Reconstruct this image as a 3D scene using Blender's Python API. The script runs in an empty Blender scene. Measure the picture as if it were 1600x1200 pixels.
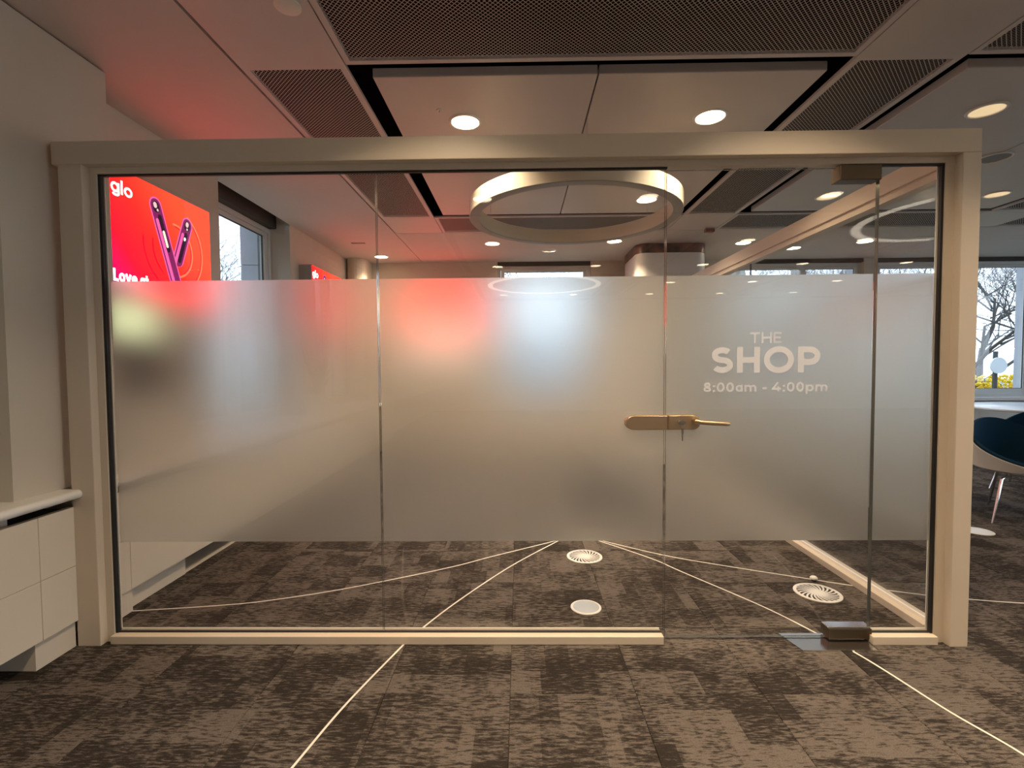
import bpy, bmesh, math, random
from mathutils import Vector, Matrix
random.seed(7)
S = bpy.context.scene
C = S.collection
PI = math.pi

# ------------------------------------------------------------------ camera, world, exposure
cam_d = bpy.data.cameras.new('camera')
cam = bpy.data.objects.new('camera', cam_d)
C.objects.link(cam)
cam_d.sensor_width = 36.0
cam_d.lens = 770.0 * 36.0 / 1600.0
cam_d.clip_start = 0.02
cam_d.clip_end = 300
R0 = (0.99986428, 0.01464001, -0.00755591)
R1 = (-0.00697289, -0.03947346, -0.99919629)
R2 = (-0.0149265, 0.99911336, -0.03936602)
cam.matrix_world = Matrix(((R0[0], -R1[0], -R2[0], 0), (R0[1], -R1[1], -R2[1], 0),
                           (R0[2], -R1[2], -R2[2], 1.31), (0, 0, 0, 1)))
S.camera = cam

W = bpy.data.worlds.new('sky')
S.world = W
W.use_nodes = True
nt = W.node_tree
bg = nt.nodes['Background']
tc = nt.nodes.new('ShaderNodeTexCoord')
sep = nt.nodes.new('ShaderNodeSeparateXYZ')
rmp = nt.nodes.new('ShaderNodeValToRGB')
rmp.color_ramp.elements[0].position = 0.0
rmp.color_ramp.elements[0].color = (0.74, 0.86, 1.0, 1)
rmp.color_ramp.elements[1].position = 0.8
rmp.color_ramp.elements[1].color = (0.58, 0.76, 1.0, 1)
nt.links.new(tc.outputs['Generated'], sep.inputs[0])
nt.links.new(sep.outputs['Z'], rmp.inputs[0])
nt.links.new(rmp.outputs[0], bg.inputs['Color'])
bg.inputs['Strength'].default_value = 3.1

S.view_settings.view_transform = 'Standard'
S.view_settings.look = 'None'
S.view_settings.exposure = 0.55
S.view_settings.gamma = 1.0
S.view_settings.use_curve_mapping = False
S.cycles.max_bounces = 14
S.cycles.diffuse_bounces = 6
S.cycles.glossy_bounces = 5
S.cycles.transmission_bounces = 10
S.cycles.transparent_max_bounces = 20
S.cycles.sample_clamp_indirect = 6.0
S.cycles.caustics_reflective = True
S.cycles.caustics_refractive = True

LAMP = 14.0           # radiance of the lit downlight diffusers
BEAM = 12.5            # watts of each downlight's beam
SIGN = 2.4           # radiance of the backlit signs

# ------------------------------------------------------------------ materials
MATS = {}
def mat(name, col, rough=0.6, metal=0.0, spec=0.5, emit=None, es=0.0):
    m = bpy.data.materials.new(name)
    m.use_nodes = True
    b = m.node_tree.nodes['Principled BSDF']
    b.inputs['Base Color'].default_value = (*col, 1)
    b.inputs['Roughness'].default_value = rough
    b.inputs['Metallic'].default_value = metal
    b.inputs['Specular IOR Level'].default_value = spec
    if emit:
        b.inputs['Emission Color'].default_value = (*emit, 1)
        b.inputs['Emission Strength'].default_value = es
    MATS[name] = m
    return m

def N(m, t, **kw):
    n = m.node_tree.nodes.new(t)
    for k, v in kw.items():
        if k.startswith('i_'):
            n.inputs[int(k[2:])].default_value = v
        else:
            setattr(n, k, v)
    return n
def L(m, a, b):
    m.node_tree.links.new(a, b)
def M2(m, op, a, b=None):
    n = N(m, 'ShaderNodeMath', operation=op)
    for i, v in enumerate((a, b)):
        if v is None: continue
        if isinstance(v, (int, float)): n.inputs[i].default_value = v
        else: L(m, v, n.inputs[i])
    return n.outputs[0]

def bumpy(m, scale=350.0, strength=0.05, var=0.04):
    """fine orange-peel relief and a faint tonal grain"""
    b = m.node_tree.nodes['Principled BSDF']
    t = N(m, 'ShaderNodeTexCoord')
    n = N(m, 'ShaderNodeTexNoise')
    n.inputs['Scale'].default_value = scale
    n.inputs['Detail'].default_value = 3
    L(m, t.outputs['Object'], n.inputs['Vector'])
    bp = N(m, 'ShaderNodeBump')
    bp.inputs['Strength'].default_value = strength
    bp.inputs['Distance'].default_value = 0.002
    L(m, n.outputs['Fac'], bp.inputs['Height'])
    L(m, bp.outputs['Normal'], b.inputs['Normal'])
    n2 = N(m, 'ShaderNodeTexNoise')
    n2.inputs['Scale'].default_value = 3.0
    L(m, t.outputs['Object'], n2.inputs['Vector'])
    hsv = N(m, 'ShaderNodeHueSaturation')
    hsv.inputs['Color'].default_value = b.inputs['Base Color'].default_value
    v = M2(m, 'MULTIPLY_ADD', n2.outputs['Fac'], 2 * var)
    v.node.inputs[2].default_value = 1 - var
    L(m, v, hsv.inputs['Value'])
    L(m, hsv.outputs[0], b.inputs['Base Color'])
    return m

wall_m = bumpy(mat('cream_wall_paint', (0.58, 0.53, 0.44), 0.7))
case_m = bumpy(mat('cream_casing_paint', (0.70, 0.63, 0.53), 0.5), 200)
frame_m = bumpy(mat('cream_frame_lacquer', (0.60, 0.52, 0.42), 0.42), 250, 0.03)
ceil_m = bumpy(mat('white_ceiling_paint', (0.56, 0.52, 0.51), 0.75), 300)
panel_m = bumpy(mat('ceiling_panel_lacquer', (0.56, 0.52, 0.51), 0.5), 400, 0.02)
raft_m = bumpy(mat('raft_panel_lacquer', (0.54, 0.50, 0.48), 0.45), 400, 0.02)
trim_m = bumpy(mat('white_trim', (0.78, 0.76, 0.72), 0.4), 200, 0.02)
void_m = mat('black_ceiling_void', (0.006, 0.006, 0.006), 0.95, spec=0.0)
gask_m = mat('black_gasket', (0.01, 0.01, 0.01), 0.6)
bead_m = mat('pale_glazing_bead', (0.82, 0.80, 0.76), 0.35)
blind_m = bumpy(mat('dark_blind_fabric', (0.06, 0.052, 0.045), 0.8), 500)
winframe_m = bumpy(mat('grey_white_window_frame', (0.62, 0.62, 0.60), 0.4), 200, 0.02)
stone_m = bumpy(mat('pale_stone', (0.50, 0.50, 0.54), 0.8), 60, 0.3, 0.12)
ring_m = bumpy(mat('cream_ring_metal', (0.66, 0.60, 0.49), 0.4), 300, 0.02)
ringlens_m = mat('grey_ring_diffuser', (0.33, 0.32, 0.31), 0.5)
ringlit_m = mat('lit_ring_diffuser', (0.8, 0.75, 0.7), 0.5, emit=(1.0, 0.86, 0.68), es=3.6)
wire_m = mat('steel_wire', (0.55, 0.55, 0.55), 0.35, 1.0)
rim_m = mat('white_light_rim', (0.75, 0.72, 0.66), 0.4)
lamp_m = mat('lit_lamp_diffuser', (0.9, 0.85, 0.75), 0.5, emit=(1.0, 0.80, 0.55), es=LAMP)
dim_m = mat('dim_lamp_diffuser', (0.7, 0.6, 0.4), 0.5, emit=(1.0, 0.74, 0.42), es=0.5)
off_m = mat('grey_speaker_cover', (0.22, 0.22, 0.23), 0.6)
steel_m = mat('brushed_steel', (0.72, 0.72, 0.72), 0.18, 1.0)
chrome_m = mat('chrome_leg', (0.7, 0.7, 0.72), 0.12, 1.0)
teal_m = bumpy(mat('teal_upholstery', (0.004, 0.045, 0.095), 0.85, spec=0.3), 700, 0.2)
whiteshell_m = mat('white_plastic_shell', (0.72, 0.70, 0.66), 0.4)
table_m = mat('white_table_laminate', (0.80, 0.82, 0.85), 0.25)
bark_m = bumpy(mat('grey_brown_bark', (0.10, 0.09, 0.085), 0.9), 40, 0.5, 0.25)
yellow_m = bumpy(mat('yellow_blossom', (0.80, 0.55, 0.02), 0.8), 90, 0.2, 0.2)
grass_m = bumpy(mat('rough_ground', (0.16, 0.17, 0.12), 0.95), 5, 0.3, 0.3)
build_m = bumpy(mat('far_facade', (0.55, 0.58, 0.62), 0.8), 5, 0.1, 0.1)
vinyl_m = bpy.data.materials.new('white_vinyl_letters'); vinyl_m.use_nodes = True; vinyl_m.node_tree.nodes.clear()
_o = N(vinyl_m, 'ShaderNodeOutputMaterial'); _d = N(vinyl_m, 'ShaderNodeBsdfDiffuse'); _t = N(vinyl_m, 'ShaderNodeBsdfTranslucent'); _x = N(vinyl_m, 'ShaderNodeMixShader')
_d.inputs['Color'].default_value = (0.90, 0.93, 1.0, 1); _t.inputs['Color'].default_value = (0.95, 0.96, 1.0, 1); _x.inputs[0].default_value = 0.35
L(vinyl_m, _d.outputs[0], _x.inputs[1]); L(vinyl_m, _t.outputs[0], _x.inputs[2]); L(vinyl_m, _x.outputs[0], _o.inputs['Surface'])
red_trim_m = mat('sensor_red_brown', (0.25, 0.09, 0.07), 0.5)
tape_m = bumpy(mat('white_inlaid_line', (0.80, 0.77, 0.70), 0.6), 120, 0.1, 0.15)
floor_m = mat('dark_subfloor', (0.05, 0.04, 0.033), 0.95)
pot_m = mat('white_plant_pot', (0.7, 0.7, 0.68), 0.4)

# brushed bronze
def bronze(name, col, rough):
    m = mat(name, col, rough, 1.0)
    b = m.node_tree.nodes['Principled BSDF']
    t = N(m, 'ShaderNodeTexCoord')
    mp = N(m, 'ShaderNodeMapping')
    mp.inputs['Scale'].default_value = (4, 60, 700)
    n = N(m, 'ShaderNodeTexNoise')
    n.inputs['Scale'].default_value = 3
    L(m, t.outputs['Object'], mp.inputs['Vector'])
    L(m, mp.outputs[0], n.inputs['Vector'])
    bp = N(m, 'ShaderNodeBump')
    bp.inputs['Strength'].default_value = 0.12
    bp.inputs['Distance'].default_value = 0.001
    L(m, n.outputs['Fac'], bp.inputs['Height'])
    L(m, bp.outputs['Normal'], b.inputs['Normal'])
    return m
bronze_m = bronze('brushed_bronze', (0.62, 0.48, 0.33), 0.42)
darkbronze_m = bronze('dark_bronze', (0.11, 0.085, 0.06), 0.38)

# band on the far column: brownish mottled wrap
band_m = mat('brown_column_band', (0.16, 0.10, 0.075), 0.35)
b = band_m.node_tree.nodes['Principled BSDF']
t = N(band_m, 'ShaderNodeTexCoord'); n = N(band_m, 'ShaderNodeTexNoise')
n.inputs['Scale'].default_value = 6
L(band_m, t.outputs['Object'], n.inputs['Vector'])
cr = N(band_m, 'ShaderNodeValToRGB')
cr.color_ramp.elements[0].color = (0.07, 0.06, 0.05, 1); cr.color_ramp.elements[0].position = 0.35
cr.color_ramp.elements[1].color = (0.26, 0.13, 0.09, 1); cr.color_ramp.elements[1].position = 0.65
L(band_m, n.outputs['Fac'], cr.inputs[0]); L(band_m, cr.outputs[0], b.inputs['Base Color'])

# carpet: streaky two-tone pile with rectangular worn patches, shifted per tile
def carpet():
    m = mat('patchwork_carpet', (0.08, 0.06, 0.05), 0.95, spec=0.1)
    bs = m.node_tree.nodes['Principled BSDF']
    t = N(m, 'ShaderNodeTexCoord')
    oi = N(m, 'ShaderNodeObjectInfo')
    geo = N(m, 'ShaderNodeNewGeometry')
    wn = N(m, 'ShaderNodeTexWhiteNoise', noise_dimensions='1D')
    L(m, oi.outputs['Random'], wn.inputs['W'])
    off = N(m, 'ShaderNodeVectorMath', operation='SCALE')
    off.inputs['Scale'].default_value = 31.0
    L(m, wn.outputs['Color'], off.inputs[0])
    add = N(m, 'ShaderNodeVectorMath', operation='ADD')
    L(m, t.outputs['Object'], add.inputs[0]); L(m, off.outputs[0], add.inputs[1])
    def patches(sx, sy, seed):
        mp = N(m, 'ShaderNodeMapping')
        mp.inputs['Location'].default_value = (seed, seed * 1.7, 0)
        mp.inputs['Scale'].default_value = (1 / sx, 1 / sy, 0)
        L(m, add.outputs[0], mp.inputs['Vector'])
        sp = N(m, 'ShaderNodeSeparateXYZ'); L(m, mp.outputs[0], sp.inputs[0])
        row = M2(m, 'FLOOR', sp.outputs['Y'])
        sh = N(m, 'ShaderNodeTexWhiteNoise', noise_dimensions='1D'); L(m, row, sh.inputs['W'])
        xx = M2(m, 'FLOOR', M2(m, 'ADD', sp.outputs['X'], M2(m, 'MULTIPLY', sh.outputs['Value'], 7.0)))
        cb = N(m, 'ShaderNodeCombineXYZ'); L(m, xx, cb.inputs[0]); L(m, row, cb.inputs[1])
        w2 = N(m, 'ShaderNodeTexWhiteNoise', noise_dimensions='2D'); L(m, cb.outputs[0], w2.inputs['Vector'])
        return w2.outputs['Value']
    p1 = patches(0.23, 0.17, 3.3)
    p2 = patches(0.11, 0.34, 11.1)
    mp = N(m, 'ShaderNodeMapping'); mp.inputs['Scale'].default_value = (24, 110, 1)
    L(m, add.outputs[0], mp.inputs['Vector'])
    st = N(m, 'ShaderNodeTexNoise'); st.inputs['Scale'].default_value = 1.0
    st.inputs['Detail'].default_value = 5; st.inputs['Roughness'].default_value = 0.65
    L(m, mp.outputs[0], st.inputs['Vector'])
    big = N(m, 'ShaderNodeTexNoise'); big.inputs['Scale'].default_value = 5.0
    big.inputs['Detail'].default_value = 3
    L(m, add.outputs[0], big.inputs['Vector'])
    a = M2(m, 'MULTIPLY', M2(m, 'SUBTRACT', p1, 0.5), 0.27)
    a = M2(m, 'ADD', a, M2(m, 'MULTIPLY', M2(m, 'SUBTRACT', p2, 0.5), 0.17))
    a = M2(m, 'ADD', a, M2(m, 'MULTIPLY', M2(m, 'SUBTRACT', big.outputs['Fac'], 0.5), 0.5))
    a = M2(m, 'ADD', a, M2(m, 'MULTIPLY', st.outputs['Fac'], 1.75))
    a = M2(m, 'SUBTRACT', a, 0.30)
    r = N(m, 'ShaderNodeValToRGB')
    e = r.color_ramp.elements
    e[0].position = 0.42; e[0].color = (0.030, 0.0245, 0.021, 1)
    e[1].position = 0.72; e[1].color = (0.135, 0.115, 0.102, 1)
    mid = e.new(0.56); mid.color = (0.066, 0.055, 0.048, 1)
    L(m, a, r.inputs[0])
    # pile grain
    g = N(m, 'ShaderNodeTexNoise'); g.inputs['Scale'].default_value = 420; g.inputs['Detail'].default_value = 2
    L(m, t.outputs['Object'], g.inputs['Vector'])
    hv = N(m, 'ShaderNodeHueSaturation')
    v = M2(m, 'MULTIPLY_ADD', g.outputs['Fac'], 1.5); v.node.inputs[2].default_value = 0.25
    L(m, v, hv.inputs['Value']); L(m, r.outputs[0], hv.inputs['Color'])
    L(m, hv.outputs[0], bs.inputs['Base Color'])
    bp = N(m, 'ShaderNodeBump'); bp.inputs['Strength'].default_value = 0.6; bp.inputs['Distance'].default_value = 0.004
    L(m, M2(m, 'ADD', g.outputs['Fac'], M2(m, 'MULTIPLY', a, 0.8)), bp.inputs['Height'])
    L(m, bp.outputs['Normal'], bs.inputs['Normal'])
    return m
carpet_m = carpet()

# clear glass: a fresnel mirror over an almost clear sheet
def glass(name, tint):
    m = bpy.data.materials.new(name); m.use_nodes = True
    m.node_tree.nodes.clear()
    out = N(m, 'ShaderNodeOutputMaterial')
    tr = N(m, 'ShaderNodeBsdfTransparent'); tr.inputs['Color'].default_value = (*tint, 1)
    gl = N(m, 'ShaderNodeBsdfGlossy'); gl.inputs['Roughness'].default_value = 0.0
    fr = N(m, 'ShaderNodeFresnel'); fr.inputs['IOR'].default_value = 1.45
    geo = N(m, 'ShaderNodeNewGeometry')
    # both faces of the sheet use the outside reflectance
    n1 = N(m, 'ShaderNodeLayerWeight'); n1.inputs['Blend'].default_value = 0.5
    f = M2(m, 'POWER', n1.outputs['Facing'], 5.0)
    f = M2(m, 'MULTIPLY_ADD', f, 0.96); f.node.inputs[2].default_value = 0.036
    mx = N(m, 'ShaderNodeMixShader')
    L(m, f, mx.inputs[0]); L(m, tr.outputs[0], mx.inputs[1]); L(m, gl.outputs[0], mx.inputs[2])
    L(m, mx.outputs[0], out.inputs['Surface'])
    return m
glass_m = glass('clear_glass', (0.985, 0.99, 0.985))
winglass_m = glass('window_glass', (0.96, 0.97, 0.97))
edge_m = mat('polished_glass_edge', (0.14, 0.155, 0.15), 0.12, 0.45)

# frosted film: rough transmission with a little milky scatter
def film():
    m = bpy.data.materials.new('frosted_film'); m.use_nodes = True
    m.node_tree.nodes.clear()
    out = N(m, 'ShaderNodeOutputMaterial')
    rf = N(m, 'ShaderNodeBsdfRefraction'); rf.inputs['Roughness'].default_value = 0.48
    rf.inputs['IOR'].default_value = 1.30; rf.inputs['Color'].default_value = (0.97, 0.98, 0.97, 1)
    tl = N(m, 'ShaderNodeBsdfTranslucent'); tl.inputs['Color'].default_value = (0.80, 0.81, 0.80, 1)
    df = N(m, 'ShaderNodeBsdfDiffuse'); df.inputs['Color'].default_value = (0.80, 0.81, 0.80, 1)
    m1 = N(m, 'ShaderNodeMixShader'); m1.inputs[0].default_value = 0.5
    L(m, tl.outputs[0], m1.inputs[1]); L(m, df.outputs[0], m1.inputs[2])
    m2 = N(m, 'ShaderNodeMixShader'); m2.inputs[0].default_value = 0.20
    L(m, rf.outputs[0], m2.inputs[1]); L(m, m1.outputs[0], m2.inputs[2])
    L(m, m2.outputs[0], out.inputs['Surface'])
    return m
film_m = film()

# perforated metal: real holes in a diagonal lattice
def perforated():
    m = mat('perforated_metal', (0.42, 0.38, 0.36), 0.5)
    bs = m.node_tree.nodes['Principled BSDF']
    out = m.node_tree.nodes['Material Output']
    g = N(m, 'ShaderNodeNewGeometry')
    sp = N(m, 'ShaderNodeSeparateXYZ'); L(m, g.outputs['Position'], sp.inputs[0])
    p = 0.0165
    u = M2(m, 'FRACT', M2(m, 'MULTIPLY', M2(m, 'ADD', sp.outputs['X'], sp.outputs['Y']), 0.7071 / p))
    v = M2(m, 'FRACT', M2(m, 'MULTIPLY', M2(m, 'SUBTRACT', sp.outputs['X'], sp.outputs['Y']), 0.7071 / p))
    h = M2(m, 'MULTIPLY', M2(m, 'GREATER_THAN', u, 0.23), M2(m, 'GREATER_THAN', v, 0.23))
    tr = N(m, 'ShaderNodeBsdfTransparent')
    mx = N(m, 'ShaderNodeMixShader')
    L(m, h, mx.inputs[0]); L(m, bs.outputs[0], mx.inputs[1]); L(m, tr.outputs[0], mx.inputs[2])
    L(m, mx.outputs[0], out.inputs['Surface'])
    return m
perf_m = perforated()

def emis(name, col, s):
    m = bpy.data.materials.new(name); m.use_nodes = True
    m.node_tree.nodes.clear()
    out = N(m, 'ShaderNodeOutputMaterial'); e = N(m, 'ShaderNodeEmission')
    e.inputs['Color'].default_value = (*col, 1); e.inputs['Strength'].default_value = s
    L(m, e.outputs[0], out.inputs['Surface'])
    return m
def sign_print():
    """the printed backlit face: red, warmer to the upper right, purple low on the left"""
    m = emis('backlit_red_print', (1, 0, 0), SIGN)
    e = [n for n in m.node_tree.nodes if n.type == 'EMISSION'][0]
    t = N(m, 'ShaderNodeTexCoord'); sp = N(m, 'ShaderNodeSeparateXYZ'); L(m, t.outputs['Object'], sp.inputs[0])
    d = M2(m, 'ADD', M2(m, 'MULTIPLY', sp.outputs['Y'], 0.8), M2(m, 'MULTIPLY', sp.outputs['Z'], 0.75))
    d = M2(m, 'MULTIPLY_ADD', d, 0.95); d.node.inputs[2].default_value = 0.68
    r = N(m, 'ShaderNodeValToRGB'); el = r.color_ramp.elements
    el[0].position = 0.14; el[0].color = (0.16, 0.0, 0.05, 1)
    el[1].position = 0.95; el[1].color = (1.0, 0.032, 0.012, 1)
    a = el.new(0.34); a.color = (0.80, 0.003, 0.012, 1)
    a = el.new(0.60); a.color = (1.0, 0.010, 0.008, 1)
    L(m, d, r.inputs[0]); L(m, r.outputs[0], e.inputs['Color'])
    return m
print_m = sign_print()
pw_m = emis('backlit_white_print', (1, 0.97, 0.95), 2.2)
pdark_m = emis('backlit_dark_print', (0.03, 0.008, 0.02), 1.0)
ppink_m = emis('backlit_pink_print', (0.72, 0.10, 0.32), 1.1)
pplum_m = emis('backlit_plum_print', (0.20, 0.015, 0.09), 1.0)
plime_m = emis('backlit_lime_print', (0.86, 0.90, 0.50), 1.35)
parc_m = emis('backlit_orange_print', (1.0, 0.12, 0.05), 1.6)
parcd_m = emis('backlit_deep_red_print', (0.55, 0.0, 0.02), 1.3)
pcream_m = emis('backlit_cream_print', (1.0, 0.82, 0.62), 1.3)
ptip_m = emis('backlit_pale_pink_print', (0.95, 0.62, 0.58), 0.8)
predplain_m = emis('backlit_plain_red', (1.0, 0.045, 0.03), SIGN * 1.15)

# ------------------------------------------------------------------ builders
WL = {}
def wloc(o):
    v = Vector(o.location)
    while o.parent:
        o = o.parent
        v += Vector(o.location)
    return v

def obj(name, bm, m, parent=None, kind=None, label=None, cat=None, group=None, smooth=False):
    me = bpy.data.meshes.new(name)
    if bm.verts:
        xs = [v.co.x for v in bm.verts]; ys = [v.co.y for v in bm.verts]; zs = [v.co.z for v in bm.verts]
        c = Vector(((min(xs) + max(xs)) / 2, (min(ys) + max(ys)) / 2, (min(zs) + max(zs)) / 2))
        bmesh.ops.translate(bm, verts=bm.verts[:], vec=-c)
    else:
        c = Vector()
    bmesh.ops.recalc_face_normals(bm, faces=bm.faces[:])
    bm.to_mesh(me); bm.free()
    for x in (m if isinstance(m, (list, tuple)) else [m]):
        me.materials.append(x)
    if smooth:
        for p in me.polygons: p.use_smooth = True
        try: me.set_sharp_from_angle(angle=math.radians(35))
        except Exception: pass
    o = bpy.data.objects.new(name, me)
    C.objects.link(o)
    if parent:
        o.parent = parent
        o.location = c - wloc(parent)
    else:
        o.location = c
    tag(o, label, cat, group, kind)
    return o

def tag(o, label=None, cat=None, group=None, kind=None):
    if label: o['label'] = label
    if cat: o['category'] = cat
    if group: o['group'] = group
    if kind: o['kind'] = kind
    return o

def thing(name, loc, label=None, cat=None, group=None, kind=None):
    o = bpy.data.objects.new(name, None)
    o.empty_display_size = 0.1
    o.location = loc
    C.objects.link(o)
    return tag(o, label, cat, group, kind)

def dup(root, delta, label=None, group=None):
    r = root.copy(); C.objects.link(r)
    r.location = Vector(root.location) + Vector(delta)
    if label: r['label'] = label
    if group: r['group'] = group
    for ch in list(root.children):
        c = ch.copy(); C.objects.link(c); c.parent = r
        for g in list(ch.children):
            d = g.copy(); C.objects.link(d); d.parent = c
    return r

def B(): return bmesh.new()

def box(bm, x0, x1, y0, y1, z0, z1, bev=0.0, mi=0):
    vs = [bm.verts.new(p) for p in ((x0, y0, z0), (x1, y0, z0), (x1, y1, z0), (x0, y1, z0),
                                    (x0, y0, z1), (x1, y0, z1), (x1, y1, z1), (x0, y1, z1))]
    fs = [bm.faces.new([vs[i] for i in f]) for f in ((0, 3, 2, 1), (4, 5, 6, 7), (0, 1, 5, 4), (1, 2, 6, 5), (2, 3, 7, 6), (3, 0, 4, 7))]
    for f in fs: f.material_index = mi
    if bev > 0:
        es = list({e for f in fs for e in f.edges})
        bmesh.ops.bevel(bm, geom=es, offset=bev, segments=2, affect='EDGES', profile=0.5)
    return bm

def bx(*a, **k): return box(B(), *a, **k)

def tube(bm, pts, r, seg=8, caps=True):
    """round bar along a polyline; r is a number or one per point"""
    pts = [Vector(p) for p in pts]
    rs = r if isinstance(r, (list, tuple)) else [r] * len(pts)
    rings = []
    up = None
    for i, p in enumerate(pts):
        d = (pts[min(i + 1, len(pts) - 1)] - pts[max(i - 1, 0)]).normalized()
        if up is None:
            up = d.orthogonal().normalized()
        else:
            up = (up - d * up.dot(d))
            up = up.normalized() if up.length > 1e-6 else d.orthogonal().normalized()
        w = d.cross(up)
        rings.append([bm.verts.new(p + (up * math.cos(2 * PI * k / seg) + w * math.sin(2 * PI * k / seg)) * rs[i]) for k in range(seg)])
    for a, b_ in zip(rings, rings[1:]):
        for k in range(seg):
            bm.faces.new((a[k], a[(k + 1) % seg], b_[(k + 1) % seg], b_[k]))
    if caps:
        bm.faces.new(rings[0][::-1]); bm.faces.new(rings[-1])
    return bm

def lathe(bm, prof, cx, cy, seg=32, close=False, mi=0):
    """revolve (r, z) pairs about a vertical axis"""
    rings = []
    for r, z in prof:
        if r < 1e-6:
            rings.append([bm.verts.new((cx, cy, z))])
        else:
            rings.append([bm.verts.new((cx + r * math.cos(2 * PI * k / seg), cy + r * math.sin(2 * PI * k / seg), z)) for k in range(seg)])
    prs = list(zip(rings, rings[1:]))
    if close: prs.append((rings[-1], rings[0]))
    for a, b_ in prs:
        for k in range(seg):
            k2 = (k + 1) % seg
            if len(a) == 1 and len(b_) == 1: continue
            if len(a) == 1: f = bm.faces.new((a[0], b_[k2], b_[k]))
            elif len(b_) == 1: f = bm.faces.new((a[k], a[k2], b_[0]))
            else: f = bm.faces.new((a[k], a[k2], b_[k2], b_[k]))
            f.material_index = mi
    return bm

def prism(bm, pts, fn, d0, d1):
    """extrude a 2-D outline; fn(u, v, d) gives the 3-D point"""
    a = [bm.verts.new(fn(u, v, d0)) for u, v in pts]
    b_ = [bm.verts.new(fn(u, v, d1)) for u, v in pts]
    bm.faces.new(a); bm.faces.new(b_[::-1])
    for i in range(len(pts)):
        j = (i + 1) % len(pts)
        bm.faces.new((a[i], b_[i], b_[j], a[j]))
    return bm

def ribbon(bm, pts, w, fn, d0, d1, closed=False):
    """flat stroke of width w along a 2-D polyline, extruded d0..d1"""
    P = [Vector(p) for p in pts]
    n = len(P)
    lft, rgt = [], []
    for i in range(n):
        if closed:
            a, c = P[i - 1], P[(i + 1) % n]
        else:
            a, c = P[max(i - 1, 0)], P[min(i + 1, n - 1)]
        d1v = (P[i] - a).normalized() if (P[i] - a).length > 1e-9 else (c - P[i]).normalized()
        d2v = (c - P[i]).normalized() if (c - P[i]).length > 1e-9 else d1v
        t = (d1v + d2v).normalized()
        nn = Vector((-t.y, t.x))
        s = 1.0 / max(0.35, nn.dot(Vector((-d1v.y, d1v.x))))
        lft.append(P[i] + nn * w / 2 * s); rgt.append(P[i] - nn * w / 2 * s)
    m = n if closed else n - 1
    A = [(bm.verts.new(fn(l.x, l.y, d0)), bm.verts.new(fn(r.x, r.y, d0)), bm.verts.new(fn(l.x, l.y, d1)), bm.verts.new(fn(r.x, r.y, d1))) for l, r in zip(lft, rgt)]
    for i in range(m):
        j = (i + 1) % n
        a, b_ = A[i], A[j]
        bm.faces.new((a[0], b_[0], b_[1], a[1])); bm.faces.new((a[2], a[3], b_[3], b_[2]))
        bm.faces.new((a[0], a[2], b_[2], b_[0])); bm.faces.new((a[1], b_[1], b_[3], a[3]))
    if not closed:
        for a in (A[0], A[-1]):
            bm.faces.new((a[0], a[1], a[3], a[2]))
    return bm

def ell(cx, cy, rx, ry, a0=0.0, a1=360.0, n=28):
    full = abs(a1 - a0) >= 359.9
    k = n if full else n + 1
    return [(cx + rx * math.cos(math.radians(a0 + (a1 - a0) * i / n)), cy + ry * math.sin(math.radians(a0 + (a1 - a0) * i / n))) for i in range(k)]

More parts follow.
